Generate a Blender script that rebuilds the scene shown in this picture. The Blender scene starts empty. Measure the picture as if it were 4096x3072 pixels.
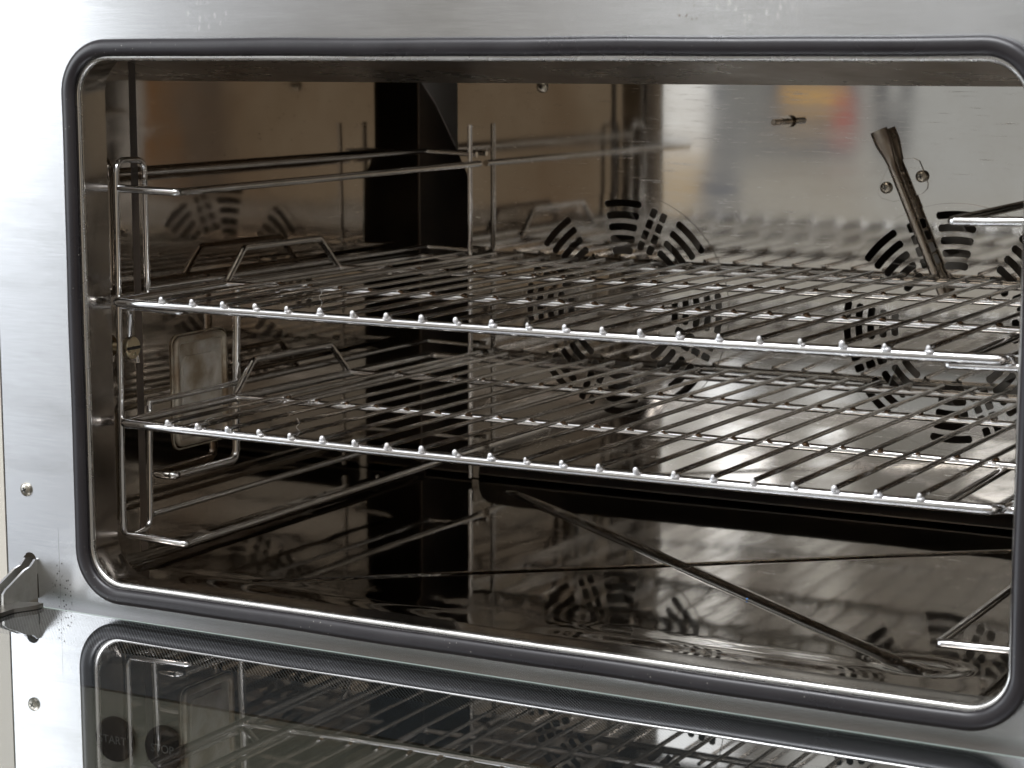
import bpy, bmesh, math, random
from mathutils import Vector, Matrix, Euler
random.seed(7)
S = bpy.context.scene
COL = S.collection
PI = math.pi

# ------------------------------------------------------------------ camera
cam_d = bpy.data.cameras.new('camera')
cam = bpy.data.objects.new('camera', cam_d)
COL.objects.link(cam)
yaw, pitch, roll = 0.5017, 0.1510, -0.0013
fwd = Vector((-math.sin(yaw)*math.cos(pitch), math.cos(yaw)*math.cos(pitch), -math.sin(pitch)))
rt = Vector((math.cos(yaw), math.sin(yaw), 0)); upv = rt.cross(fwd)
r2 = math.cos(roll)*rt + math.sin(roll)*upv
u2 = -math.sin(roll)*rt + math.cos(roll)*upv
M = Matrix((r2, u2, -fwd)).transposed().to_4x4()
M.translation = Vector((0.9730, -1.2498, 0.1759))
cam.matrix_world = M
cam_d.sensor_width = 36.0
cam_d.lens = 8775.4/4096*36
cam_d.clip_start = 0.05; cam_d.clip_end = 60
cam_d.dof.use_dof = True
cam_d.dof.focus_distance = 1.56
cam_d.dof.aperture_fstop = 12
S.camera = cam

# ------------------------------------------------------------------ world: the kitchen seen only as reflected light
W = bpy.data.worlds.new('World'); S.world = W; W.use_nodes = True
nt = W.node_tree; N = nt.nodes; L = nt.links
for n in list(N): N.remove(n)
def wm(op, a, b=None, c=None):
    n = N.new('ShaderNodeMath'); n.operation = op
    for i, v in enumerate((a, b, c)):
        if v is None: continue
        if isinstance(v, (int, float)): n.inputs[i].default_value = v
        else: L.new(v, n.inputs[i])
    return n.outputs[0]
tc = N.new('ShaderNodeTexCoord'); sx = N.new('ShaderNodeSeparateXYZ'); L.new(tc.outputs['Generated'], sx.inputs[0])
dx, dy, dz = sx.outputs
back = wm('MAXIMUM', wm('MULTIPLY', dy, -1.0), 0.02)
uu = wm('DIVIDE', dx, back); vv = wm('DIVIDE', dz, back)
def step(x, e, s, up=True):
    n = N.new('ShaderNodeMapRange'); n.interpolation_type = 'SMOOTHSTEP'
    L.new(x, n.inputs[0]); n.inputs[1].default_value = e-s; n.inputs[2].default_value = e+s
    n.inputs[3].default_value = 0 if up else 1; n.inputs[4].default_value = 1 if up else 0
    return n.outputs[0]
def mixc(fac, a, b):
    n = N.new('ShaderNodeMix'); n.data_type = 'RGBA'
    if isinstance(fac, (int, float)): n.inputs[0].default_value = fac
    else: L.new(fac, n.inputs[0])
    for i, v in ((6, a), (7, b)):
        if isinstance(v, tuple): n.inputs[i].default_value = (*v, 1)
        else: L.new(v, n.inputs[i])
    return n.outputs[2]
col = mixc(step(dz, -0.10, 0.16), (.14, .125, .11), (.33, .31, .28))     # floor to far walls
col = mixc(step(dz, 0.50, 0.20), col, (.40, .405, .42))                      # pale ceiling
front = step(dy, -0.02, 0.02, False)
def box(c, u0, u1, v0, v1, s=.006, sv=None):
    global col
    sv = sv or s
    m = wm('MULTIPLY', wm('MULTIPLY', step(uu, u0, s), step(uu, u1, s, False)), wm('MULTIPLY', step(vv, v0, sv), step(vv, v1, sv, False)))
    col = mixc(wm('MULTIPLY', m, front), col, c)
BOXES = [
 ((.33, .275, .21), .10, .735, -.16, .14, .02),           # warm far side of the kitchen
 ((.17, .145, .125), .728, .766, -.10, .10, .006),
 ((.27, .14, .055), .766, .800, -.075, .004, .008),
 ((.10, .09, .08), .805, 2.6, -.4, .3, .006),
 ((.46, .44, .395), -.62, -.20, -.13, -.045, .01),       # pale wooden worktops
 ((.47, .475, .46), -.355, -.10, -.075, .20, .02),
 ((.42, .40, .37), -.66, -.52, -.04, .25, .03),
 ((.66, .65, .64), -.80, -.68, -.01, .30, .03),
 ((2.0, 2.05, 2.08), -.48, -.42, .014, .6, .008),
 ((.95, .95, .92), -.39, -.36, .014, .6, .010),
 ((1.0, 1.0, .98), -.463, -.437, -.050, .30, .003),       # pale fridge door
 ((.55, .42, .26), -.463, -.437, -.080, -.050, .003),
 ((.17, .18, .20), -.437, -.362, -.052, .006, .006),     # dark shelving
 ((.26, .26, .25), -.430, -.405, -.040, .10, .004),
 ((.15, .16, .19), -.442, -.420, -.080, -.060, .003),
 ((.74, .45, .15), -.400, -.366, -.030, -.017, .004),     # orange crate
 ((.44, .16, .14), -.374, -.362, -.044, -.022, .003),     # red crate
 ((.12, .12, .125), -.352, -.335, -.05, .02, .004),
 ((.55, .55, .53), -.345, -.340, -.03, .05, .003),
 ((.62, .64, .67), -1.02, -.80, -.45, .40, .06),         # daylight window
 ((.90, .955, 1.05), -3.5, -.88, -.75, .55, .05),
 ((2.1, 2.13, 2.25), -1.3, 1.1, .75, 4.0, .22),         # lit ceiling in front of the oven
 ((6., 6.4, 7.), -.425, -.408, .180, .190, .003),         # ceiling lamps
 ((6., 6.4, 7.), -.378, -.362, .183, .192, .003),
 ((7., 7.2, 7.5), -.432, -.400, .208, .226, .004),
 ((5., 5., 5.), -.30, -.27, .195, .207, .003),
 ((5., 5., 5.), -.56, -.52, .26, .28, .004),
 ((4., 4., 4.), -.20, -.12, .36, .40, .006),
]
for b in BOXES: box(*b)
bg = N.new('ShaderNodeBackground'); L.new(col, bg.inputs[0]); bg.inputs[1].default_value = 1.0
wo = N.new('ShaderNodeOutputWorld'); L.new(bg.outputs[0], wo.inputs[0])

# ------------------------------------------------------------------ lamps
def area(name, loc, tgt, sx_, sy_, e, c):
    d = bpy.data.lights.new(name, 'AREA'); d.shape = 'RECTANGLE'; d.size = sx_; d.size_y = sy_; d.energy = e; d.color = c
    o = bpy.data.objects.new(name, d); COL.objects.link(o); o.location = loc
    o.rotation_euler = (Vector(tgt)-Vector(loc)).to_track_quat('-Z', 'Y').to_euler()
    return o
area('ceiling_lamp', (0.1, -1.3, 1.9), (0.3, -.1, 0), 1.6, .34, 40, (.95, .97, 1))
area('window_light', (-2.1, -1.5, .75), (0.1, 0, 0), 1.3, 1.5, 22, (.92, .96, 1))

S.view_settings.view_transform = 'Standard'; S.view_settings.look = 'None'
S.view_settings.exposure = 0.0; S.view_settings.gamma = 1.0; S.view_settings.use_curve_mapping = False
cy = S.cycles
cy.max_bounces = 14; cy.glossy_bounces = 10; cy.diffuse_bounces = 3; cy.transparent_max_bounces = 12; cy.transmission_bounces = 8
cy.use_denoising = True; cy.sample_clamp_indirect = 6.0; cy.caustics_reflective = True; cy.blur_glossy = 0.05
try: cy.denoiser = 'OPENIMAGEDENOISE'
except Exception: pass

# ------------------------------------------------------------------ materials
class Mat:
    def __init__(s, name):
        s.m = bpy.data.materials.new(name); s.m.use_nodes = True
        s.N = s.m.node_tree.nodes; s.L = s.m.node_tree.links
        s.p = s.N['Principled BSDF']; s.out = s.N['Material Output']; s.co = None
    def set(s, **k):
        for a, v in k.items():
            a = a.replace('_', ' ')
            if hasattr(v, 'is_linked'): s.L.new(v, s.p.inputs[a])
            else: s.p.inputs[a].default_value = (*v, 1) if isinstance(v, tuple) and len(v) == 3 else v
        return s
    def coord(s):
        if s.co is None: s.co = s.N.new('ShaderNodeTexCoord').outputs['Object']
        return s.co
    def noise(s, scale, detail=4, stretch=(1, 1, 1), rough=.55, loc=(0, 0, 0)):
        mp = s.N.new('ShaderNodeMapping'); s.L.new(s.coord(), mp.inputs[0]); mp.inputs['Scale'].default_value = stretch; mp.inputs['Location'].default_value = loc
        n = s.N.new('ShaderNodeTexNoise'); s.L.new(mp.outputs[0], n.inputs['Vector'])
        n.inputs['Scale'].default_value = scale; n.inputs['Detail'].default_value = detail; n.inputs['Roughness'].default_value = rough
        return n.outputs[0]
    def ramp(s, v, a, b, lo, hi, smooth=False):
        n = s.N.new('ShaderNodeMapRange'); s.L.new(v, n.inputs[0])
        if smooth: n.interpolation_type = 'SMOOTHSTEP'
        for i, q in enumerate((a, b, lo, hi)): n.inputs[i+1].default_value = q
        return n.outputs[0]
    def mix(s, f, a, b):
        n = s.N.new('ShaderNodeMix'); n.data_type = 'RGBA'
        if hasattr(f, 'is_linked'): s.L.new(f, n.inputs[0])
        else: n.inputs[0].default_value = f
        for i, v in ((6, a), (7, b)):
            if isinstance(v, tuple): n.inputs[i].default_value = (*v, 1)
            else: s.L.new(v, n.inputs[i])
        return n.outputs[2]
    def math(s, op, a, b=None):
        n = s.N.new('ShaderNodeMath'); n.operation = op
        for i, v in enumerate((a, b)):
            if v is None: continue
            if isinstance(v, (int, float)): n.inputs[i].default_value = v
            else: s.L.new(v, n.inputs[i])
        return n.outputs[0]
    def bump(s, h, strength, dist=.001):
        n = s.N.new('ShaderNodeBump'); n.inputs['Strength'].default_value = strength; n.inputs['Distance'].default_value = dist
        s.L.new(h, n.inputs['Height']); s.L.new(n.outputs[0], s.p.inputs['Normal']); return n
    def tangent(s):
        n = s.N.new('ShaderNodeTangent'); n.direction_type = 'UV_MAP'; n.uv_map = 'UVMap'
        s.L.new(n.outputs[0], s.p.inputs['Tangent'])

def spots(m, scale, thr, loc=(0, 0, 0), stretch=(1, 1, 1)):
    """sparse small specks from voronoi cells"""
    mp = m.N.new('ShaderNodeMapping'); m.L.new(m.coord(), mp.inputs[0]); mp.inputs['Scale'].default_value = stretch; mp.inputs['Location'].default_value = loc
    v = m.N.new('ShaderNodeTexVoronoi'); m.L.new(mp.outputs[0], v.inputs['Vector']); v.inputs['Scale'].default_value = scale
    return m.ramp(v.outputs['Distance'], thr*.6, thr, 1, 0)

# brushed front steel
m = Mat('brushed_front_steel'); m.set(Metallic=1.0, Anisotropic=.85, Anisotropic_Rotation=.25)
streak = m.noise(38, 6, (1, 1, 30), .75)
cloud = m.noise(6, 5)
base = m.mix(m.ramp(streak, .3, .7, 0, 1), (.61, .615, .62), (.70, .705, .71))
base = m.mix(m.ramp(cloud, .35, .75, 0, .5), base, (.55, .55, .545))
gate = m.ramp(m.noise(9, 3, loc=(3, 1, 2)), .56, .66, 0, 1)
sx_ = m.N.new('ShaderNodeSeparateXYZ'); m.L.new(m.coord(), sx_.inputs[0])
def blob(cx, cz, rx, rz, soft=.4):
    a_ = m.math('DIVIDE', m.math('SUBTRACT', sx_.outputs[0], cx), rx); b_ = m.math('DIVIDE', m.math('SUBTRACT', sx_.outputs[2], cz), rz)
    return m.ramp(m.math('ADD', m.math('POWER', m.math('ABSOLUTE', a_), 2), m.math('POWER', m.math('ABSOLUTE', b_), 2)), 1-soft, 1+soft, 1, 0)
near = m.math('MAXIMUM', blob(-.083, -.222, .010, .014), blob(-.085, -.208, .004, .012))
sp = m.math('MULTIPLY', spots(m, 330, .30), near)
base = m.mix(m.math('MULTIPLY', sp, .85), base, (.07, .06, .05))                      # grime beside the hinge
dark_ = m.math('MULTIPLY', m.ramp(m.noise(520, 3), .60, .68, 0, 1), blob(.4195, .1985, .007, .006, .6))
base = m.mix(m.math('MULTIPLY', dark_, .9), base, (.20, .12, .06))                    # rust flecks above the mouth
drip = m.math('MULTIPLY', spots(m, 260, .34, stretch=(1, 1, .45)), m.math('MAXIMUM', blob(.058, .199, .020, .010, .6), blob(.46, .200, .030, .010, .6)))
base = m.mix(m.math('MULTIPLY', drip, .4), base, (.86, .86, .84))                     # dried drips
ln_ = m.math('MULTIPLY', m.ramp(m.math('ABSOLUTE', m.math('ADD', m.math('SUBTRACT', sx_.outputs[0], -.0866), m.math('MULTIPLY', sx_.outputs[2], .006))), .0001, .00025, .5, 0), m.ramp(sx_.outputs[2], -.176, -.172, 1, 0))
base = m.mix(ln_, base, (.12, .11, .10))                                              # hairline run down to the hinge
smear = m.ramp(m.noise(26, 4, (.35, 1, 1.6), loc=(5, 0, 2)), .50, .74, 0, .45)
base = m.mix(smear, base, (.46, .46, .45))
# a few long hairline scratches
scr = m.math('MULTIPLY', m.ramp(m.noise(160, 1, (1, 1, .03), loc=(.37, 0, 0)), .75, .77, 0, 1), .25)
base = m.mix(scr, base, (.30, .30, .31))
m.set(Base_Color=base, Roughness=m.ramp(cloud, .3, .8, .20, .30))
m.tangent(); m.bump(streak, .03, .0005)
M_PANEL = m.m

m = Mat('control_panel_steel'); m.set(Metallic=.45, Roughness=.42, Base_Color=(.62, .60, .51)); m.bump(m.noise(60, 4, (1, 1, 40)), .1, .0005)
M_CTRL = m.m

# polished, heat browned cavity steel
def cavity(name, c1, c2, rough, stain=(.20, .10, .035), st=.55, scale=5):
    m = Mat(name); m.set(Metallic=1.0)
    n1 = m.noise(scale, 5); n2 = m.noise(scale*.6, 4, loc=(4, 2, 7)); n3 = m.noise(70, 3)
    b = m.mix(m.ramp(n1, .3, .7, 0, 1), c1, c2)
    b = m.mix(m.math('MULTIPLY', m.ramp(n2, .52, .75, 0, 1), st), b, stain)
    sp = m.math('MULTIPLY', spots(m, 120, .12), m.ramp(n1, .5, .6, 0, .7))
    b = m.mix(sp, b, (.06, .045, .035))
    m.set(Base_Color=b, Roughness=m.ramp(m.math('ADD', n1, m.math('MULTIPLY', n3, .4)), .5, .95, rough*.75, rough*1.35))
    m.bump(m.noise(7, 2, loc=(2, 2, 2)), .12, .004)
    return m
M_WALL = cavity('browned_cavity_steel', (.48, .43, .375), (.39, .345, .29), .055).m
_f = cavity('mirror_floor_steel', (.39, .362, .325), (.31, .285, .25), .045, st=.25, scale=7)
_h = _f.math('ADD', _f.noise(9, 2, (1.6, .7, 1), loc=(1, 4, 0)), _f.math('MULTIPLY', _f.noise(30, 2, (1.6, .6, 1)), .18))
_f.bump(_h, .09, .004); M_FLOOR = _f.m
M_RIB = cavity('rib_dark_reflection', (.10, .09, .078), (.055, .048, .042), .16, st=.2, scale=20).m  # dark reflection in the pressed grooves, put into their base colour
M_MOUTH = cavity('mouth_steel', (.40, .375, .345), (.33, .30, .27), .17, st=.35, scale=9).m
M_HEAD = cavity('header_steel', (.42, .38, .33), (.30, .25, .20), .30, st=.6, scale=14).m

# baffle: bright steel with wiping scratches
m = Mat('scratched_baffle_steel'); m.set(Metallic=1.0)
n1 = m.noise(5, 5)
mp = m.N.new('ShaderNodeMapping'); m.L.new(m.coord(), mp.inputs[0]); mp.inputs['Rotation'].default_value = (0, .35, 0); mp.inputs['Scale'].default_value = (.5, 1, 15)
sn = m.N.new('ShaderNodeTexNoise'); m.L.new(mp.outputs[0], sn.inputs['Vector']); sn.inputs['Scale'].default_value = 55; sn.inputs['Detail'].default_value = 5; sn.inputs['Roughness'].default_value = .75; sn.inputs['Distortion'].default_value = .25
sc_ = m.ramp(sn.outputs[0], .60, .70, 0, 1)
b = m.mix(m.ramp(n1, .3, .7, 0, 1), (.67, .655, .63), (.59, .575, .55))
b = m.mix(m.ramp(m.noise(11, 5, loc=(3, 3, 1)), .45, .72, 0, .45), b, (.50, .46, .405))
b = m.mix(m.math('MULTIPLY', sc_, .45), b, (.80, .78, .75))
m.set(Base_Color=b, Roughness=m.math('ADD', m.math('ADD', m.ramp(n1, .3, .7, .036, .055), m.ramp(m.noise(8, 6, (.6, 1, 5), .7, loc=(9, 1, 4)), .46, .74, 0, .035)), m.math('MULTIPLY', sc_, .34)), Anisotropic=.75, Anisotropic_Rotation=.25); m.tangent()
m.bump(m.noise(5, 2, loc=(2, 2, 2)), .05, .004)
M_BAFFLE = m.m

def chrome(name, c, r, c2=None):
    m = Mat(name); m.set(Metallic=1.0)
    n = m.noise(45, 4)
    m.set(Base_Color=m.mix(m.ramp(n, .4, .7, 0, 1), c, c2 or tuple(x*.8 for x in c)), Roughness=m.ramp(n, .3, .75, r*.7, r*1.7))
    m.bump(m.noise(260, 3), .06, .0004)
    return m.m
M_CHROME = chrome('bright_chrome_wire', (.82, .82, .82), .09, (.70, .68, .65))
M_ROD = chrome('used_rack_rod_steel', (.80, .79, .775), .12, (.60, .565, .52))
M_WELD = chrome('weld_bead', (.92, .92, .94), .34, (.72, .68, .64)); M_WELD.node_tree.nodes['Principled BSDF'].inputs['Metallic'].default_value = .65
M_BURNT = chrome('burnt_weld_brown', (.20, .13, .08), .4, (.09, .06, .04))
M_TUBE = chrome('dull_steel_tube', (.52, .47, .41), .22, (.38, .33, .28))
M_SCREW = chrome('screw_steel', (.66, .63, .56), .22, (.42, .38, .31))
M_BRASS = chrome('brassy_screw', (.78, .68, .48), .34, (.60, .50, .33))
M_HINGE = chrome('worn_zinc_plate', (.62, .61, .57), .45, (.44, .43, .40))
M_EDGE = chrome('bright_cut_edge', (.85, .86, .88), .25, (.75, .75, .75))
M_LIP = chrome('polished_lip', (.78, .77, .74), .24, (.68, .66, .62))
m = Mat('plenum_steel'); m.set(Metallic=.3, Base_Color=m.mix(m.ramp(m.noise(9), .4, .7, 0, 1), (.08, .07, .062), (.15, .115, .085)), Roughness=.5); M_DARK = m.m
m = Mat('galvanised_guide'); m.set(Metallic=.3, Base_Color=(.55, .55, .54), Roughness=.6); M_GALV = m.m
m = Mat('fan_steel'); m.set(Metallic=1.0, Base_Color=m.mix(m.ramp(m.noise(30), .4, .7, 0, 1), (.34, .33, .31), (.20, .17, .14)), Roughness=.35); M_FAN = m.m
m = Mat('silicone_gasket')
n = m.noise(14, 4)
m.set(Base_Color=m.mix(m.ramp(n, .3, .7, 0, 1), (.012, .010, .012), (.022, .019, .021)), Roughness=m.ramp(n, .3, .7, .24, .36), IOR=1.55)
dust = m.math('MULTIPLY', spots(m, 210, .12), m.ramp(m.noise(20, 2, loc=(7, 1, 0)), .45, .62, 0, .7))
m.set(Base_Color=m.mix(dust, m.p.inputs['Base Color'].links[0].from_socket, (.30, .28, .25)))
m.bump(m.noise(35, 3), .10, .002); M_GASKET = m.m
m = Mat('pale_side_trim'); m.set(Base_Color=(.66, .62, .54), Roughness=.5); M_TRIM = m.m
m = Mat('black_gap'); m.set(Base_Color=(.008, .008, .008), Roughness=.8); M_BLACK = m.m
m = Mat('black_plastic_button'); m.set(Base_Color=(.010, .011, .014), Roughness=.45); M_BUTTON = m.m
m = Mat('pale_print'); m.set(Base_Color=(.42, .44, .46), Roughness=.6); M_PRINT = m.m

# door glass: tinted, coated pane
def glass(name, f0, tint, r=.004):
    m = Mat(name); m.N.remove(m.p)
    tr = m.N.new('ShaderNodeBsdfTransparent'); tr.inputs[0].default_value = (*tint, 1)
    gl = m.N.new('ShaderNodeBsdfGlossy'); gl.inputs['Color'].default_value = (.97, .98, 1, 1)
    gl.inputs['Roughness'].default_value = r
    lw = m.N.new('ShaderNodeLayerWeight'); lw.inputs[0].default_value = .5
    fz = m.ramp(m.math('POWER', lw.outputs['Facing'], 2.0), 0, 1, *f0)
    mx = m.N.new('ShaderNodeMixShader'); m.L.new(fz, mx.inputs[0]); m.L.new(tr.outputs[0], mx.inputs[1]); m.L.new(gl.outputs[0], mx.inputs[2])
    m.L.new(mx.outputs[0], m.out.inputs[0]); return m.m
M_GLASS = glass('door_glass_upper_face', (.16, 1.0), (.60, .62, .60))
M_GLASS2 = glass('door_glass_lower_face', (.03, .22), (.80, .82, .80))
m = Mat('green_glass_edge'); m.set(Base_Color=(.45, .52, .48), Roughness=.25); m.p.inputs['Transmission Weight'].default_value = .3; M_GEDGE = m.m
# printed dot frit
m = Mat('dotted_frit_print'); m.N.remove(m.p)
sxyz = m.N.new('ShaderNodeSeparateXYZ'); m.L.new(m.coord(), sxyz.inputs[0])
w = 2*PI/.0028
st_ = m.math('SINE', m.math('MULTIPLY', m.math('ADD', sxyz.outputs[0], m.math('MULTIPLY', sxyz.outputs[1], 1.0)), w))
bt_ = m.math('SINE', m.math('MULTIPLY', sxyz.outputs[1], w*.9))
dots = m.ramp(m.math('ADD', st_, m.math('MULTIPLY', bt_, .35)), .35, .55, 0, 1)
df = m.N.new('ShaderNodeBsdfDiffuse'); m.L.new(m.mix(dots, (.006, .006, .007), (.26, .27, .28)), df.inputs[0])
m.L.new(df.outputs[0], m.out.inputs[0])
M_FRIT = m.m
# lamp lens
m = Mat('grimy_lamp_lens')
n = m.noise(160, 4); n2 = m.noise(28, 4, loc=(1, 5, 2))
c = m.mix(m.ramp(n2, .42, .66, 0, 1), (.50, .47, .41), (.24, .185, .12))
m.set(Base_Color=c, Roughness=.25, Metallic=.15); m.bump(n, .5, .002); m.p.inputs['Coat Weight'].default_value = .6; M_LENS = m.m
m = Mat('grimy_lamp_frame'); m.set(Base_Color=m.mix(m.ramp(m.noise(40, 4), .4, .65, 0, 1), (.46, .42, .34), (.22, .16, .10)), Roughness=.28, Metallic=.4); M_LFRAME = m.m

# ------------------------------------------------------------------ mesh helpers
def new_obj(name, me, mat=None, parent=None, label=None):
    o = bpy.data.objects.new(name, me); COL.objects.link(o)
    if mat: me.materials.append(mat)
    if parent is not None: o.parent = parent
    if label: o['label'] = label
    return o
def smooth(me, ang=None):
    for p in me.polygons: p.use_smooth = True
    if ang is not None:
        try: me.set_sharp_from_angle(angle=math.radians(ang))
        except Exception: pass
def empty(name, loc, label, cat, group=None):
    o = bpy.data.objects.new(name, None); COL.objects.link(o); o.location = loc; o.empty_display_size = .02
    o['label'] = label; o['category'] = cat
    if group: o['group'] = group
    return o
class MB:
    def __init__(s): s.v = []; s.f = []
    def add(s, v, f):
        k = len(s.v); s.v += [tuple(q) for q in v]; s.f += [tuple(i+k for i in q) for q in f]
    def box(s, a, b):
        x0, y0, z0 = a; x1, y1, z1 = b
        s.add([(x0, y0, z0), (x1, y0, z0), (x1, y1, z0), (x0, y1, z0), (x0, y0, z1), (x1, y0, z1), (x1, y1, z1), (x0, y1, z1)],
              [(0, 3, 2, 1), (4, 5, 6, 7), (0, 1, 5, 4), (1, 2, 6, 5), (2, 3, 7, 6), (3, 0, 4, 7)])
    def tube(s, pts, r, closed=False, seg=12, caps=True, up=None):
        pts = [Vector(p) for p in pts]; n = len(pts)
        rs = r if isinstance(r, (list, tuple)) else [r]*n
        T = []
        for i in range(n):
            if closed: t = pts[(i+1) % n]-pts[i-1]
            else: t = pts[min(i+1, n-1)]-pts[max(i-1, 0)]
            T.append(t.normalized())
        nrm = Vector(up) if up else (Vector((0, 0, 1)) if abs(T[0].z) < .9 else Vector((1, 0, 0)))
        nrm = (nrm-T[0]*nrm.dot(T[0])).normalized()
        V = []
        for i in range(n):
            if i:
                nrm = (nrm-T[i]*nrm.dot(T[i])).normalized()
            bn = T[i].cross(nrm)
            for k in range(seg):
                a = 2*PI*k/seg
                V.append(pts[i]+(nrm*math.cos(a)+bn*math.sin(a))*rs[i])
        F = []
        for i in range(n if closed else n-1):
            j = (i+1) % n
            for k in range(seg):
                l = (k+1) % seg
                F.append((i*seg+k, i*seg+l, j*seg+l, j*seg+k))
        if caps and not closed:
            F.append(tuple(range(seg))[::-1]); F.append(tuple((n-1)*seg+k for k in range(seg)))
        s.add(V, F)
    def ball(s, c, r, sc=(1, 1, 1), nu=12, nv=8):
        V = []; F = []
        for j in range(nv+1):
            t = PI*j/nv
            for i in range(nu):
                a = 2*PI*i/nu
                V.append((c[0]+r*sc[0]*math.sin(t)*math.cos(a), c[1]+r*sc[1]*math.sin(t)*math.sin(a), c[2]+r*sc[2]*math.cos(t)))
        for j in range(nv):
            for i in range(nu):
                F.append((j*nu+i, (j+1)*nu+i, (j+1)*nu+(i+1) % nu, j*nu+(i+1) % nu))
        s.add(V, F)
    def lathe(s, prof, base, axis, seg=24):
        """prof: (radius, height) along axis from base"""
        ax = Vector(axis).normalized(); e = Vector((0, 0, 1)) if abs(ax.z) < .9 else Vector((1, 0, 0))
        e = (e-ax*e.dot(ax)).normalized(); g = ax.cross(e); base = Vector(base); V = []; F = []
        for (r, h) in prof:
            for k in range(seg):
                a = 2*PI*k/seg; V.append(base+ax*h+(e*math.cos(a)+g*math.sin(a))*r)
        for i in range(len(prof)-1):
            for k in range(seg):
                l = (k+1) % seg; F.append((i*seg+k, i*seg+l, (i+1)*seg+l, (i+1)*seg+k))
        F.append(tuple(range(seg))[::-1]); F.append(tuple((len(prof)-1)*seg+k for k in range(seg)))
        s.add(V, F)
    def build(s, name, mat, parent=None, ang=40, label=None, origin=None):
        me = bpy.data.meshes.new(name)
        v = s.v
        if origin: v = [(a-origin[0], b-origin[1], c-origin[2]) for a, b, c in v]
        me.from_pydata(v, [], s.f); me.validate(); me.update()
        bm = bmesh.new(); bm.from_mesh(me); bmesh.ops.recalc_face_normals(bm, faces=bm.faces); bm.to_mesh(me); bm.free()
        smooth(me, ang)
        return new_obj(name, me, mat, parent, label)
def fillet(pts, rad, seg=6, closed=False):
    pts = [Vector(p) for p in pts]; n = len(pts); out = []
    for i in range(n):
        if not closed and i in (0, n-1): out.append(pts[i]); continue
        p = pts[i]; a = (pts[i-1]-p); b = (pts[(i+1) % n]-p)
        r = rad[i] if isinstance(rad, (list, tuple)) else rad
        ang = a.angle(b); d = min(r/math.tan(ang/2), a.length*.49, b.length*.49)
        if ang > 3.1 or r <= 0: out.append(p); continue
        A = p+a.normalized()*d; B = p+b.normalized()*d
        rr = d*math.tan(ang/2); cdir = (a.normalized()+b.normalized()).normalized(); c = p+cdir*(rr/math.sin(ang/2))
        va = A-c; vb = B-c; th = va.angle(vb); axs = va.cross(vb).normalized()
        for k in range(seg+1):
            out.append(c+Matrix.Rotation(th*k/seg, 3, axs) @ va)
    return out
def dense(pts, step):
    out = []
    for a, b in zip(pts[:-1], pts[1:]):
        a = Vector(a); b = Vector(b); n = max(1, int((b-a).length/step))
        out += [a+(b-a)*i/n for i in range(n)]
    return out+[Vector(pts[-1])]
def rrect(x0, x1, z0, z1, r, seg=10):
    """rounded rectangle, list of (x,z), counter-clockwise"""
    P = []
    for cx, cz, a0 in ((x1-r, z1-r, 0), (x0+r, z1-r, 90), (x0+r, z0+r, 180), (x1-r, z0+r, 270)):
        for k in range(seg+1):
            a = math.radians(a0+90*k/seg); P.append((cx+r*math.cos(a), cz+r*math.sin(a)))
    return P
def plate(name, loops, y, thick, mat, parent, bevel=0, label=None, plane='xz', at=None):
    """flat plate with holes from closed 2D loops, front face at y"""
    cu = bpy.data.curves.new(name, 'CURVE'); cu.dimensions = '2D'; cu.fill_mode = 'BOTH'; cu.extrude = thick/2-bevel; cu.bevel_depth = bevel; cu.bevel_resolution = 1
    cu.offset = -bevel
    for lp in loops:
        sp = cu.splines.new('POLY'); sp.points.add(len(lp)-1); sp.use_cyclic_u = True
        for p, q in zip(sp.points, lp): p.co = (q[0], q[1], 0, 1)
    t = bpy.data.objects.new('t', cu); COL.objects.link(t)
    dg = bpy.context.evaluated_depsgraph_get(); dg.update()
    me = bpy.data.meshes.new_from_object(t.evaluated_get(dg))
    bpy.data.objects.remove(t); bpy.data.curves.remove(cu)
    me.name = name; me.materials.clear()
    # local (x,y,z) -> world (x, y + thick/2 - z, y)
    if plane == 'xz': me.transform(Matrix(((1, 0, 0, 0), (0, 0, -1, y+thick/2), (0, 1, 0, 0), (0, 0, 0, 1))))
    else: me.transform(Matrix(((1, 0, 0, 0), (0, 1, 0, 0), (0, 0, 1, y-thick/2), (0, 0, 0, 1))))
    uv = me.uv_layers.new(name='UVMap') if 'UVMap' not in me.uv_layers else me.uv_layers['UVMap']
    for lpz in me.loops:
        c = me.vertices[lpz.vertex_index].co; uv.data[lpz.index].uv = (c.x+c.y*.01, c.z)
    return new_obj(name, me, mat, parent, label)
def circ(cx, cz, r, n=48): return [(cx+r*math.cos(2*PI*k/n), cz+r*math.sin(2*PI*k/n)) for k in range(n)]
def stadium(cx, z0, z1, r, n=10):
    return [(cx+r*math.cos(PI*k/n), z1-r+r*math.sin(PI*k/n)) for k in range(n+1)] + [(cx-r*math.cos(PI*k/n), z0+r-r*math.sin(PI*k/n)) for k in range(n+1)]

# ================================================================== THE OVEN
XL, XR, ZB, ZT = -.0523, .6318, -.2096, .1715        # mouth opening at the lip
YL = -.020                                            # lip depth
WL, WR = -.070, .650                                  # cavity side walls
YB = .470                                             # baffle plane
ZF, ZC = -.213, .176                                  # floor, ceiling
ZG = -.2295                                           # top face of the open door's glass
oven = empty('convection_oven', (.29, -.02, -.42), 'stainless steel convection oven with its glass door dropped open', 'oven')
oven_loc = Vector(oven.location)
def fix(o):                                           # parts are modelled in world coordinates
    o.matrix_parent_inverse = Matrix.Translation(-oven_loc); return o

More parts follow.
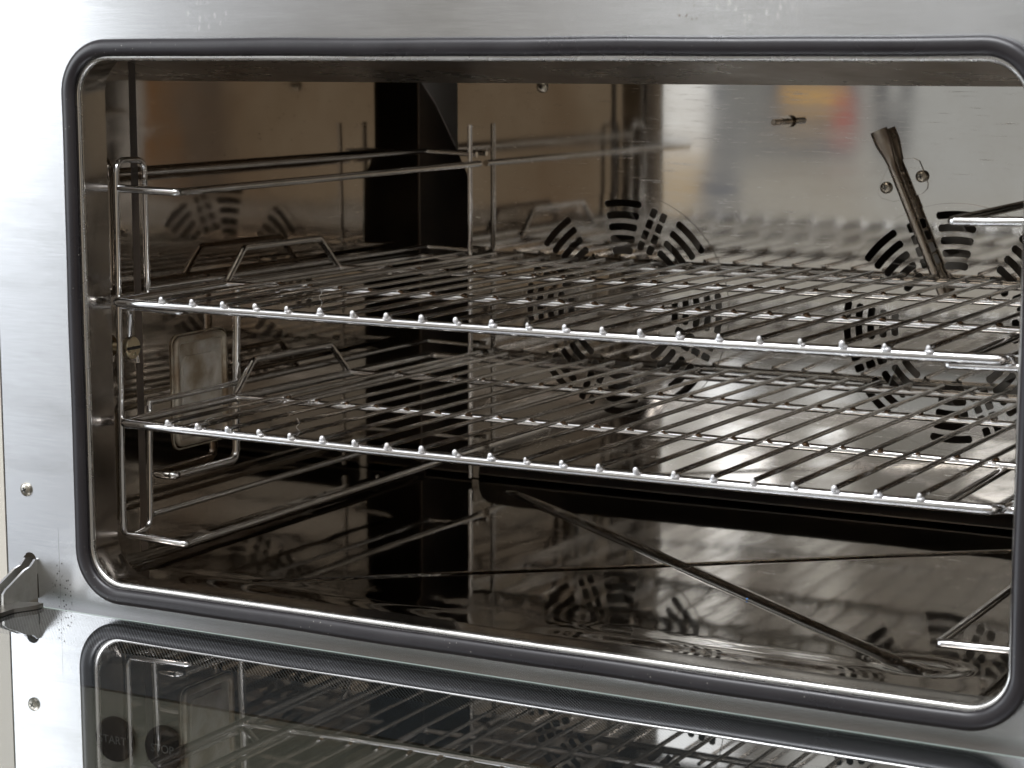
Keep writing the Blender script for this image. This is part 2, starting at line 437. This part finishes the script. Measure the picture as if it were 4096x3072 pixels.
# front panel with the mouth and the hinge slot cut out
hole = rrect(XL-.004, XR+.004, ZB-.004, ZT+.004, .030)
slot = stadium(-.1137, -.2445, -.1948, .0062)
slot_r = stadium(.693, -.2445, -.1948, .0062)
pz = [(-.1352, -.2490), (.7150, -.2490), (.7150, .300), (-.1352, .300)]
front = fix(plate('front_panel', [pz, hole, slot, slot_r], -.0185, .0016, M_PANEL, oven, bevel=.0004))
# dark void behind the slots, pale side trim
b = MB(); b.box((-.124, .012, -.26), (-.100, .014, -.18)); fix(b.build('hinge_pocket', M_BLACK, oven))
b = MB(); b.box((-.160, -.0155, -.45), (-.1392, .55, .30)); fix(b.build('side_trim', M_TRIM, oven))
b = MB(); b.box((-.1392, -.0145, -.45), (-.1352, -.0115, .30)); fix(b.build('trim_gap', M_BLACK, oven))
# panel screw
def cross_screw(parent, c, r, axis, name='screw', mat=M_SCREW, h=.5, spin=0):
    mb = MB(); ax = Vector(axis)
    prof = [(r*1.0, 0), (r*1.0, r*.12)] + [(r*math.cos(t), r*.12+r*h*math.sin(t)) for t in [PI/2*k/7 for k in range(1, 7)]] + [(r*.06, r*(h+.12))]
    mb.lathe(prof, c, axis)
    o = mb.build(name, mat, parent, 50)
    fix(o)
    e = Vector((0, 0, 1)) if abs(ax.z) < .9 else Vector((1, 0, 0)); g = ax.cross(e)
    e, g = e*math.cos(spin)+g*math.sin(spin), g*math.cos(spin)-e*math.sin(spin)
    mk = MB()
    for d, q in ((e, g), (g, e)):
        top = Vector(c)+ax*(r*(h+.14))
        vs = []
        for hh in (0, -r*.3):
            for sa, sb in ((-1, -1), (1, -1), (1, 1), (-1, 1)):
                vs.append(top+ax*hh+d*(r*.42*sa)+q*(r*.09*sb))
        mk.add(vs, [(0, 1, 2, 3), (4, 7, 6, 5), (0, 4, 5, 1), (1, 5, 6, 2), (2, 6, 7, 3), (3, 7, 4, 0)])
    k = mk.build('recess', M_BLACK, o)
    return o
cross_screw(oven, (-.1146, -.0185, -.1468), .0052, (0, -1, 0), h=.42, spin=.5)

m = Mat('blue_grey_fascia'); m.set(Base_Color=m.mix(m.ramp(m.noise(8), .3, .7, 0, 1), (.27, .30, .35), (.22, .25, .29)), Roughness=.4, Metallic=.2)
b = MB(); b.box((-.1352, -.0180, -.2905), (.7150, -.0150, -.2492)); fix(b.build('lower_fascia', m.m, oven))
# control panel below the door with its two push buttons
b = MB(); b.box((-.1352, -.0200, -.46), (.7150, .02, -.2915)); cp = fix(b.build('control_panel', M_CTRL, oven))
def text_mesh(name, txt, size, loc, mat, parent):
    cu = bpy.data.curves.new(name, 'FONT'); cu.body = txt; cu.size = size; cu.align_x = 'CENTER'; cu.align_y = 'CENTER'; cu.extrude = .00015
    t = bpy.data.objects.new('t', cu); COL.objects.link(t)
    dg = bpy.context.evaluated_depsgraph_get(); dg.update()
    me = bpy.data.meshes.new_from_object(t.evaluated_get(dg)); bpy.data.objects.remove(t); bpy.data.curves.remove(cu)
    me.materials.clear(); me.name = name
    me.transform(Matrix.Translation(loc) @ Matrix.Rotation(PI/2, 4, 'X'))
    return new_obj(name, me, mat, parent)
for cx, word in ((-.0352, 'START'), (.0104, 'STOP')):
    mb = MB(); mb.lathe([(.0170, 0), (.0170, .003), (.0158, .0042), (.001, .0044)], (cx, -.020, -.3264), (0, -1, 0), 40)
    bt = fix(mb.build('push_button', M_BUTTON, oven, 35, label='black round button lettered '+word))
    text_mesh('lettering', word, .0088, (cx, -.02465, -.3264), M_PRINT, bt)

# mouth frame: tunnel from the lip to the cavity
lip_loop = rrect(XL, XR, ZB, ZT, .027, 12)
def loft(name, loops, mat, ang=35, closed_ends=False):
    n = len(loops[0][1]); mb = MB(); V = []; F = []
    for y, lp in loops: V += [(p[0], y, p[1]) for p in lp]
    for i in range(len(loops)-1):
        for k in range(n):
            l = (k+1) % n; F.append((i*n+k, i*n+l, (i+1)*n+l, (i+1)*n+k))
    mb.add(V, F); return fix(mb.build(name, mat, oven, ang))
def rr(d, r, zb=0): return rrect(XL-d, XR+d, ZB-d+zb, ZT+d, r, 12)
loft('mouth_frame', [(-.0195, rr(-.0018, .027)), (-.012, rr(-.0016, .027)), (.002, rr(.0004, .028)), (.0110, rr(.0016, .029, .0006)), (.0135, rr(.0046, .031, .0030)), (.0170, rr(.0064, .032, .0036))], M_MOUTH)
lp = MB(); lp.tube([(p[0], YL, p[1]) for p in rrect(XL-.0004, XR+.0004, ZB-.0002, ZT+.0002, .0275, 12)], .0029, closed=True, seg=14, up=(0, -1, 0)); fix(lp.build('mouth_lip', M_LIP, oven))
lp = MB(); lp.tube([(p[0], .0138, p[1]) for p in rrect(XL-.0052, XR+.0052, ZB-.0062, ZT+.0052, .033, 12)], .0009, closed=True, seg=10, up=(0, -1, 0)); fix(lp.build('mouth_step', M_LIP, oven))
fix(plate('mouth_collar', [[(WL-.004, ZF-.012), (WR+.004, ZF-.012), (WR+.004, ZC+.004), (WL-.004, ZC+.004)], rrect(XL-.0064, XR+.0064, ZB-.0028, ZT+.0064, .032, 12)], .0162, .0010, M_MOUTH, oven))
# gasket: fat lobe outside a thinner lobe, slightly wavy
def gpath(x0, x1, z0, z1, y, r, wob):
    P = []
    base = rrect(x0, x1, z0, z1, r, 14)
    pts = dense([Vector((p[0], 0, p[1])) for p in base+[base[0]]], .012)[:-1]
    for p in pts:
        w_ = wob*(math.sin(p.x*23+p.z*31)+.6*math.sin(p.x*51+1.3)+.5*math.sin(p.z*64))
        P.append((p.x+w_*.4, y+w_*.5, p.z+w_*.6))
    return P
g = MB(); g.tube(gpath(-.0571, .6375, -.2161, .1783, -.0248, .033, .0004), .0061, closed=True, seg=20, up=(0, -1, 0))
g.v = [(v[0], -.0248+(v[1]+.0248)*.66, v[2]) for v in g.v]
fix(g.build('door_gasket', M_GASKET, oven, 60))

# ---- cavity shell
b = MB(); b.box((WL-.002, .066, ZF-.01), (WL, .62, ZC)); fix(b.build('cavity_wall', M_WALL, oven))
b = MB(); b.box((WR, .066, ZF-.01), (WR+.002, .62, ZC)); fix(b.build('cavity_wall', M_WALL, oven))
b = MB(); b.box((WL-.002, .0175, ZC), (WR+.002, .62, ZC+.002)); fix(b.build('cavity_ceiling', M_WALL, oven))
# header flange hanging under the ceiling at the mouth
b = MB(); hp = [(.0175, .1740), (.1600, .1522), (.1610, .1755), (.0175, .1755)]; V = [(x_, p[0], p[1]) for x_ in (WL+.0003, WR-.0003) for p in hp]
b.add(V, [(0, 1, 5, 4), (1, 2, 6, 5), (2, 3, 7, 6), (3, 0, 4, 7), (0, 3, 2, 1), (4, 5, 6, 7)]); fix(b.build('header_flange', M_HEAD, oven, 20))
# side posts and the dark seam behind them
for sgn, xw in ((1, WL), (-1, WR)):
    b = MB(); x0, x1 = sorted((xw+sgn*.0008, xw-sgn*.004)); b.box((x0, .0176, ZF-.008), (x1, .0575, ZC)); fix(b.build('side_post', M_WALL, oven, 20))
    b = MB(); x0, x1 = sorted((xw+sgn*.0010, xw-sgn*.005)); b.box((x0, .0576, ZF-.008), (x1, .0658, ZC)); fix(b.build('wall_seam', M_DARK, oven, 20))
    for zz in (.0868, -.0003, -.0889, -.1716):
        s_ = MB(); s_.lathe([(.0030, 0), (.0028, .0012), (.0012, .0022), (.0003, .0024)], (xw-sgn*.0035, .0615, zz), (sgn, 0, 0), 14); fix(s_.build('rivet', M_SCREW, oven))
# floor with pressed X ribs
def rib_at(x, y):
    for (ax, ay), (bx, by), w_ in (((.0495, .4330), (.5480, .0560), .0043), ((.0440, .0450), (.5440, .4400), .0028)):
        ux, uy = bx-ax, by-ay; t = ((x-ax)*ux+(y-ay)*uy)/(ux*ux+uy*uy); t = min(1, max(0, t))
        if math.hypot(x-ax-ux*t, y-ay-uy*t) < w_: return True
    return False
def floor_mesh():
    nx, ny = 420, 340; x0, x1, y0, y1 = WL, WR, .0172, .62
    A = ((.0495, .4330), (.5480, .0560)); B = ((.0440, .0450), (.5440, .4400))
    def seg_d(px, py, s):
        ax, ay = s[0]; bx, by = s[1]; dx_, dy_ = bx-ax, by-ay
        t = ((px-ax)*dx_+(py-ay)*dy_)/(dx_*dx_+dy_*dy_); tt = min(1, max(0, t))
        return math.hypot(px-ax-dx_*tt, py-ay-dy_*tt)
    V = []; F = []
    for j in range(ny+1):
        yy = y0+(y1-y0)*j/ny
        for i in range(nx+1):
            xx = x0+(x1-x0)*i/nx
            z = 0
            d1 = seg_d(xx, yy, A); d2 = seg_d(xx, yy, B)
            z -= .0026*max(math.exp(-(d1/.0052)**4), math.exp(-(d2/.0036)**4))
            z += .0004*math.sin(xx*9+1)*math.sin(yy*11)
            # drain dimple front right, buckled front edge
            dd = math.hypot((xx-.548), (yy-.066)*1.5); z -= .0011*math.exp(-((dd-.022)/.008)**2)
            z += .0010*math.exp(-((yy-.040)/.014)**2)*(.6+.5*math.sin(xx*17+.8)+.25*math.sin(xx*41))
            e = min(xx-x0, x1-xx)
            z += .010*max(0, 1-e/.012)**2
            V.append((xx, yy, ZF+z))
    for j in range(ny):
        for i in range(nx):
            k = j*(nx+1)+i; F.append((k, k+1, k+nx+2, k+nx+1))
    mb = MB(); mb.add(V, F); return mb
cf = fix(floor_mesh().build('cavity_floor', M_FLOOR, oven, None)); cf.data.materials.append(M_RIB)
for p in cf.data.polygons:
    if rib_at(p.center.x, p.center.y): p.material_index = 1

# ---- baffle, fan grilles, fans, plenum
FC = ((.1403, -.0470), (.4390, -.0470))
EX0, EX1 = -.0260, .6060
bl = [(EX0, .1700), (EX0, .0850), (EX0+.0125, .0600), (EX0+.0135, -.2125), (EX0+.0205, -.2125), (EX0+.0210, -.2030), (EX0+.0245, -.1965), (EX0+.0310, -.1925), (EX0+.0400, -.1915), (EX1-.0400, -.1915), (EX1-.0310, -.1925), (EX1-.0245, -.1965), (EX1-.0210, -.2030), (EX1-.0205, -.2125), (EX1-.0135, -.2125), (EX1-.0125, .0600), (EX1, .0850), (EX1, .1700)]
baf = fix(plate('baffle_plate', [bl, circ(*FC[0], .0970, 72), circ(*FC[1], .0970, 72)], YB, .0012, M_BAFFLE, oven, bevel=.0003))
def grille_loops(cx, cz, spoke0):
    L_ = [circ(cx, cz, .1010, 96)]
    for s_ in range(8):
        a0 = s_*45
        for k in range(5):
            r = .0505+.0103*k; h = .0030; half = 11.0
            o = []
            n = 8; cr = .0016
            da = math.degrees(cr/r)
            for t in range(n+1): a = math.radians(a0-half+da+(2*half-2*da)*t/n); o.append((cx+(r+h)*math.cos(a), cz+(r+h)*math.sin(a)))
            for rr_ in ((r+h-cr), (r-h+cr)): a = math.radians(a0+half); o.append((cx+rr_*math.cos(a), cz+rr_*math.sin(a)))
            for t in range(n+1): a = math.radians(a0+half-da-(2*half-2*da)*t/n); o.append((cx+(r-h)*math.cos(a), cz+(r-h)*math.sin(a)))
            for rr_ in ((r-h+cr), (r+h-cr)): a = math.radians(a0-half); o.append((cx+rr_*math.cos(a), cz+rr_*math.sin(a)))
            L_.append(o)
    for q in range(4):
        a = math.radians(spoke0+90*q); e = (math.cos(a), math.sin(a)); g_ = (-e[1], e[0])
        for k in range(4):
            r = .0575+.0103*k
            for t in (-.0049, .0049):
                c0 = (cx+e[0]*r+g_[0]*t, cz+e[1]*r+g_[1]*t); hx, hy, cc = .0040, .0031, .0011
                pts = [(hx-cc, -hy), (hx, -hy+cc), (hx, hy-cc), (hx-cc, hy), (-hx+cc, hy), (-hx, hy-cc), (-hx, -hy+cc), (-hx+cc, -hy)]
                L_.append([(c0[0]+e[0]*px+g_[0]*py, c0[1]+e[1]*px+g_[1]*py) for px, py in pts])
    return L_
for (cx, cz), sp0, lab in ((FC[0], 67.5, 'slotted round fan grille at the left of the baffle'), (FC[1], 112.5, 'slotted round fan grille behind the steam tube')):
    gp = fix(plate('fan_grille', grille_loops(cx, cz, sp0), YB-.0010, .0010, M_BAFFLE, oven, bevel=.0002, label=lab))
    # fan wheel behind
    mb = MB(); mb.lathe([(.086, .030), (.086, .032), (.010, .034), (.010, .004), (.007, -.004), (.001, -.006)], (cx, .488, cz), (0, 1, 0), 40)
    for k in range(14):
        a = 2*PI*k/14
        c0 = Vector((cx+.058*math.cos(a), 0, cz+.058*math.sin(a))); c1 = Vector((cx+.084*math.cos(a+.28), 0, cz+.084*math.sin(a+.28)))
        n_ = (c1-c0).normalized().cross(Vector((0, 1, 0)))*.0006
        vs = []
        for yy in (.492, .519):
            for p_ in (c0-n_, c1-n_, c1+n_, c0+n_): vs.append((p_.x, yy, p_.z))
        mb.add(vs, [(0, 1, 2, 3), (4, 7, 6, 5), (0, 4, 5, 1), (1, 5, 6, 2), (2, 6, 7, 3), (3, 7, 4, 0)])
    fix(mb.build('fan_wheel', M_FAN, oven, 30))
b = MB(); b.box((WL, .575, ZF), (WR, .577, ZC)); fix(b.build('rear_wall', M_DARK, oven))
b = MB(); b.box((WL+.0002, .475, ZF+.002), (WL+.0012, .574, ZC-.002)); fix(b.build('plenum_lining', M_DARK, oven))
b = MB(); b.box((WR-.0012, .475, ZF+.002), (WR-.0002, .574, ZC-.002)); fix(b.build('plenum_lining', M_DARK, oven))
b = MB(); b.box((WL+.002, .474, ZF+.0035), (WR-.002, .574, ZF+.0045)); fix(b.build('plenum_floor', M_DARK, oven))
# slanted air guide just behind the baffle's top corner
def prism_yz(mb, outer, x0, x1):
    n = len(outer); V = [(x0, p[0], p[1]) for p in outer]+[(x1, p[0], p[1]) for p in outer]
    mb.add(V, [tuple(range(n)), tuple(range(2*n-1, n-1, -1))]+[(i, n+i, n+(i+1) % n, (i+1) % n) for i in range(n)])
def prism_xz(mb, poly, y0, y1):
    n = len(poly); V = [(p[0], y0, p[1]) for p in poly]+[(p[0], y1, p[1]) for p in poly]
    F = [tuple(range(n)), tuple(range(2*n-1, n-1, -1))]+[(i, n+i, n+(i+1) % n, (i+1) % n) for i in range(n)]
    mb.add(V, F)
b = MB(); prism_yz(b, [(0.4786, 0.1745), (0.4786, 0.1469), (0.5037, 0.1261), (0.5432, 0.082), (0.5517, 0.0817), (0.5523, 0.1745)], -.0687, -.0678)
fix(b.build('air_guide', M_GALV, oven, 30))
# stud with washer, screws on the baffle
b = MB(); b.lathe([(.0026, 0), (.0026, .0335), (.0021, .0343)], (.2925, YB, .1172), (0, -1, 0), 16); b.lathe([(.0050, .004), (.0050, .0054)], (.2925, YB, .1172), (0, -1, 0), 20); fix(b.build('stud', M_TUBE, oven, 35))
cross_screw(oven, (.0607, YB-.0006, .1440), .0052, (0, -1, 0))
# steam tube on its little bracket plate
def tube_pt(t): return Vector((.3742, .4600, .1112)).lerp(Vector((.4320, .4585, -.0190)), t)
tb = MB(); n_ = 30; P = []; R_ = []
L_t = (tube_pt(1)-tube_pt(0)).length
for i in range(n_+1):
    t = i/n_; P.append(tube_pt(t)); d_ = t*L_t
    R_.append(.0074 if d_ < .012 else .0040+.0034*max(0, min(1, (.028-d_)/.016))**1.3 if d_ < .028 else .0040)
tb.tube(P, R_, seg=20)
# flatten the flared top a little towards the baffle
V2 = []
for v in tb.v:
    yy = .4595+(v[1]-.4595)*(.62 if v[2] > .082 else 1); V2.append((v[0], yy, v[2]))
tb.v = V2
st = fix(tb.build('steam_tube', M_TUBE, oven, 40))
brk = [(.4010, .0893), (.4060, .0870), (.4086, .0817), (.4136, .0690), (.4133, .0650), (.4094, .0610), (.4000, .0570), (.3850, .0535), (.3745, .0560), (.3715, .0600), (.3735, .0680), (.3800, .0820), (.3850, .0870), (.3930, .0885)]
plate('tube_bracket', [brk], YB-.0014, .0010, M_BAFFLE, st, bevel=.0002)
b = MB(); b.tube([(.3895, .468, .0765), (.3895, .4610, .0765)], .003); b.build('tube_clip', M_TUBE, st)
for c in ((.4086, YB-.0024, .0747), (.3790, YB-.0024, .0647)): cross_screw(oven, c, .0049, (0, -1, 0), h=.55, spin=random.random())
# oven lamp in the left wall: frame, lens
lf = MB(); path = [(-.0685, p[0], p[1]) for p in rrect(.1060, .1685, -.1285, -.0475, .006, 5)]
lf.tube(path, .0028, closed=True, seg=10, up=(1, 0, 0)); path = [(-.0692, p[0], p[1]) for p in rrect(.1015, .1725, -.1330, -.0430, .008, 5)]
lf.tube(path, .0006, closed=True, seg=8, up=(1, 0, 0)); lamp = fix(lf.build('oven_lamp', M_LFRAME, oven, 60))
ln = MB(); prism_yz(ln, rrect(.1060, .1685, -.1285, -.0475, .006, 5), -.0699, -.0692); prism_yz(ln, rrect(.113, .160, -.121, -.0605, .007, 5), -.0692, -.0672); ln.build('lens', M_LENS, lamp, 40)
# slotted thumb screw on the left wall and its twin on the right
for sgn, xw in ((1, WL), (-1, WR)):
    mb = MB(); mb.lathe([(.004, 0), (.004, .0125), (.0082, .0130), (.0085, .0140), (.0085, .0172), (.0080, .0180), (.001, .0182)], (xw-sgn*.004, .0385, -.0436), (sgn, 0, 0), 28)
    ts = fix(mb.build('thumb_screw', M_BRASS, oven, 35))
    sl = MB(); x0, x1 = sorted((xw-sgn*.004+sgn*.0160, xw-sgn*.004+sgn*.0186)); sl.box((x0, .0385-.0078, -.0447), (x1, .0385+.0078, -.0425)); sl.build('slot', M_BLACK, ts)

# ---- the open door: glass pane, print, edge, hinge
door = bpy.data.objects.new('door', None); COL.objects.link(door); door.parent = oven; door.location = Vector((.29, -.03, ZG))-oven_loc; door['label'] = 'glass oven door lying open, reflecting the oven mouth'
def fixd(o): o.matrix_parent_inverse = Matrix.Translation(-Vector((.29, -.03, ZG))); return o
GX0, GX1, GY0, GY1 = -.150, .735, -.470, -.0365
b = MB(); b.add([(GX0, GY0, ZG), (GX1, GY0, ZG), (GX1, GY1, ZG), (GX0, GY1, ZG), (GX0, GY0, ZG-.005), (GX1, GY0, ZG-.005), (GX1, GY1, ZG-.005), (GX0, GY1, ZG-.005)], [(0, 1, 2, 3), (7, 6, 5, 4)])
pane = fixd(b.build('glass_pane', M_GLASS, door)); pane.data.materials.append(M_GLASS2)
for p in pane.data.polygons: p.material_index = 0 if p.center.z > ZG-.002 else 1
b = MB(); b.add([(GX0, GY1-.069, ZG-.0006), (GX1, GY1-.069, ZG-.0006), (GX1, GY1-.0015, ZG-.0006), (GX0, GY1-.0015, ZG-.0006)], [(0, 1, 2, 3)]); fixd(b.build('frit_print', M_FRIT, door))
b = MB(); b.box((GX0, GY1, ZG-.005), (GX1, GY1+.0012, ZG+.0002)); fixd(b.build('glass_edge', M_GEDGE, door))
b = MB(); b.box((GX0-.012, GY0-.03, ZG-.034), (GX1+.012, GY0, ZG+.001)); fixd(b.build('door_frame', M_PANEL, door))
me = door.children[-1].data
if not me.uv_layers: me.uv_layers.new(name='UVMap')
# hinge: two stamped plates reaching out of the slot
def hinge(xc, mirror=1):
    prof = [(-.0105, -.2005), (-.0203, -.1989), (-.0256, -.2033), (-.0322, -.2047), (-.0534, -.2152), (-.0564, -.2179), (-.0568, -.2292), (-.0195, -.2292), (-.0190, -.2105)]
    for x in (xc+.0048*mirror, xc-.0050*mirror):
        mb = MB(); n = len(prof); x0, x1 = x-.0010, x+.0010
        V = [(x0, p[0], p[1]) for p in prof]+[(x1, p[0], p[1]) for p in prof]
        mb.add(V, [tuple(range(n)), tuple(range(2*n-1, n-1, -1))]+[(i, n+i, n+(i+1) % n, (i+1) % n) for i in range(n)])
        o = fixd(mb.build('hinge_plate', M_HINGE, door, 25)); o.data.materials.append(M_EDGE)
        for p in o.data.polygons:
            if len(p.vertices) == 4 and p.normal.z > .1: p.material_index = 1
    mb = MB(); pl = [(xc+.0265*mirror, -.0372), (xc+.0200*mirror, -.0372), (xc+.0050*mirror, -.0420), (xc-.002*mirror, -.060), (xc-.002*mirror, -.160), (xc+.0185*mirror, -.160), (xc+.0185*mirror, -.0600), (xc+.0265*mirror, -.0440)]
    n = len(pl); mb.add([(p[0], p[1], ZG+.0004) for p in pl]+[(p[0], p[1], ZG+.0034) for p in pl], [tuple(range(n)), tuple(range(2*n-1, n-1, -1))]+[(i, n+i, n+(i+1) % n, (i+1) % n) for i in range(n)]); fixd(mb.build('hinge_strap', M_FAN, door, 25))
hinge(-.1125); hinge(.6925, -1)

# ================================================================== WIRE RACK SUPPORTS
LV = [.0750-.0863*k for k in range(4)]
def support(mir, label):
    xw = .2877
    root = empty('rack_support', (-.053 if not mir else 2*xw+.053, .04, -.18), label, 'rack support', 'wire rack supports')
    rl = Vector(root.location)
    def q(p): return (2*xw-p[0], p[1], p[2]) if mir else p
    def T(paths, name, mat=M_CHROME, label=None):
        mb = MB()
        for pts, r in paths: mb.tube([q(tuple(p)) for p in pts], r, seg=12)
        o = mb.build(name, mat, root, 60); o.matrix_parent_inverse = Matrix.Translation(-rl); return o
    X = -.0530; y1, y2 = .0200, .0530
    # front loop: front wire, over the top, down the second wire
    loop1 = fillet([(X, y2, -.0030), (X, y2, .0960), (X, y1, .0970), (X, y1-.0030, -.1850), (X, y2-.004, -.1820), (X, y2-.001, -.0850)], [0, .009, .009, .009, .009, 0])
    T([(loop1, .0023)], 'upright_loop')
    # rear upright
    T([([(-.0010, .4490, .1105), (-.0020, .4490, -.2080)], .0023)], 'rear_upright')
    for k, z in enumerate(LV):
        r_ = fillet([(X+.001, y1+.001, z+.0015), (.0010, y1+.001, z), (.0010, y1+.006, z), (.0000, .4640, z+.0006)], [0, .003, .003, 0], 4)
        T([(r_, .0029)], 'shelf_rail')
        a_ = fillet([(X, y2, z+.0112), (X, .4600, z+.0108), (-.0010, .4610, z+.0090)], [0, .004, 0], 5)
        T([(a_, .0023)], 'guard_rail')
    # hook over the thumb screw
    z = LV[1]
    hk = fillet([(X+.006, y1+.002, z-.003), (X+.0065, y1+.0045, z-.0035), (X+.0030, y1+.0065, -.0325), (X-.006, y1+.0150, -.0375), (X-.0075, .0385+.0075, -.0440), (X-.006, .0460, -.0560)], .003, 4)
    T([(hk, .0021)], 'hook')
    # wide bail round the lamp
    bl_ = fillet([(X-.002, .1690, LV[1]+.010), (X-.006, .1690, -.1500), (X-.007, .0900, -.1500), (X-.0190, .0880, -.1500)], [0, .008, .006, 0])
    T([(bl_, .0033)], 'bail')
    return root
support(False, 'chrome wire rack support hanging on the left cavity wall in front of the lamp')
support(True, 'chrome wire rack support on the right side, mostly hidden by the door jamb')

# ---- crumbs and threads left in the oven
m = Mat('pale_thread'); m.set(Base_Color=(.45, .43, .40), Roughness=.8); M_LINT = m.m
m = Mat('blue_plastic'); m.set(Base_Color=(.06, .22, .60), Roughness=.4); M_BLUE = m.m
def loose(name, mb, mat, loc, label, cat, group=None):
    o = mb.build(name, mat, None, 60, origin=loc); o.location = loc; o['label'] = label; o['category'] = cat
    if group: o['group'] = group
    return o
b = MB(); b.ball((.3850, .1716, ZF+.0005), .0008, (1.2, 1, .7), 8, 6); loose('crumb', b, M_BLUE, (.3850, .1716, ZF), 'tiny blue plastic crumb lying beside the long rib of the oven floor', 'crumb')
for loc, pts, lab in (
  ((.1350, .0030, .0004), [(0, 0, 0), (.0012, .001, .004), (-.0012, .001, .0075), (.0010, .001, .0105), (.0002, .001, .0135)], 'pale curled thread stuck upright on the upper rack front bar'),
  ((.0316, .0060, -.0900), [(0, 0, 0), (.0015, .001, .0035), (.0050, .001, .0055), (.0085, .001, .0050)], 'short pale thread on the second rod end of the lower rack'),
  ((.1120, .0060, -.0912), [(0, 0, 0), (.0018, .001, .003), (-.0010, .001, .006), (.0016, .001, .0090), (-.0004, .001, .0125)], 'wavy pale thread near the fifth rod end of the lower rack')):
    P = [Vector(p)+Vector(loc) for p in pts]
    Q = []
    for i in range(len(P)-1):
        a_, b_, c_, d_ = P[max(i-1, 0)], P[i], P[i+1], P[min(i+2, len(P)-1)]
        for k in range(5):
            t = k/5; Q.append(.5*((2*b_)+(c_-a_)*t+(2*a_-5*b_+4*c_-d_)*t*t+(3*b_-a_-3*c_+d_)*t**3))
    b = MB(); b.tube(Q+[P[-1]], (.00008), seg=5); loose('thread', b, M_LINT, loc, lab, 'thread', 'threads caught on the racks')

# ================================================================== OVEN RACKS
PIT = .027; NR = 22; RL = .452
def sag(x): return -.0017*max(0, 1-((x-.2835)/.33)**2)
def make_rack():
    root = empty('oven_rack', (0, 0, 0), '', 'oven rack', 'wire oven racks')
    x0, x1 = -.0465, .6135; zb = -.0052; rb = .0035
    # perimeter wire
    per = [(x0, .0050, zb), (x1, .0050, zb), (x1, .4440, zb), (x0, .4440, zb)]
    pp = fillet(per, .008, 6, True); pp = dense(pp+[pp[0]], .05)[:-1]
    mb = MB(); mb.tube([(p.x, p.y, p.z+sag(p.x)) for p in pp], rb, closed=True, seg=16, up=(0, 0, 1)); mb.build('frame', M_CHROME, root, 60)
    # cross wire: two bars under the rods joined by raised end stops
    zc = -.0017-.0027
    hz = .0222
    XE = .0006
    cw = [(x0-XE, .147, zc), (x0-XE, .150, zc)]
    pts = fillet([(.2835, .158, zc), (.10, .156, zc), (x0, .145, zc), (x0-XE, .172, hz), (x0-XE, .281, hz), (x0, .309, zc), (.10, .318, zc), (.2835, .320, zc),
                  (.467, .318, zc), (x1, .309, zc), (x1+XE, .281, hz), (x1+XE, .172, hz), (x1, .145, zc), (.467, .156, zc)],
                 [0, 0, .0035, .008, .008, .0035, 0, 0, 0, .0035, .008, .008, .0035, 0], 5, True)
    pts = dense(pts+[pts[0]], .05)[:-1]
    mb = MB(); mb.tube([(p.x, p.y, p.z+(sag(p.x) if p.z < 0 else 0)) for p in pts], .0027, closed=True, seg=12, up=(0, 0, 1)); mb.build('cross_wire', M_CHROME, root, 60)
    rng = random.Random(3)
    for k in range(NR):
        x = k*PIT; z = sag(x); j = rng.uniform(-.0004, .0004)
        mb = MB(); e = rng.uniform(-.0006, .0006)
        ys = [0+e, .0006+e, .15, .30, RL-.0006, RL]
        bw = rng.uniform(-.0007, .0007)
        mb.tube([(x+j*(yy/RL)+bw*math.sin(PI*yy/RL), yy, z+(.0002*math.sin(PI*yy/RL))) for yy in ys], [.0012, .0017, .0017, .0017, .0017, .0013], seg=10, up=(0, 0, 1))
        o = mb.build('rod', M_ROD, root, 50)
        wb = MB()
        q = rng.uniform(.85, 1.15); q2 = rng.uniform(.8, 1.3); sh = rng.uniform(-.0006, .0009)
        wb.ball((x, .0008+e, z-.0001), .00185*q, (.95, .75, 1.1), 10, 7)
        wb.ball((x+sh, .0022, z-.0022), .0020*q2, (1.35, 1.0, .7), 10, 6)
        wb.build('weld', M_WELD, o, 80)
        for yc in (.152, .3165):
            w2 = MB(); w2.ball((x+.0008+rng.uniform(-.0004, .0004), yc+.002*math.sin(PI*min(1, max(0, x/.567))), z-.0018), .0016*rng.uniform(.8, 1.3), (1.2, 1.6, .8), 8, 6)
            w2.build('burnt_weld', M_BURNT, o, 80)
    return root
def children_copy(o, parent):
    c = o.copy(); COL.objects.link(c); c.parent = parent
    for ch in o.children: children_copy(ch, c)
    return c
rk = make_rack()
rk.location = (0, 0, 0); rk.rotation_euler = (-.0060, -.0005, .0107)
rk['label'] = 'upper chrome wire oven rack at the height of the fan centres'
rk2 = rk.copy(); COL.objects.link(rk2)
for ch in list(rk.children): children_copy(ch, rk2)
rk2.location = (-.0004, .0041, -.0900); rk2.rotation_euler = (-.0059, -.0033, -.0112)
rk2['label'] = 'lower chrome wire oven rack in front of the oven lamp'
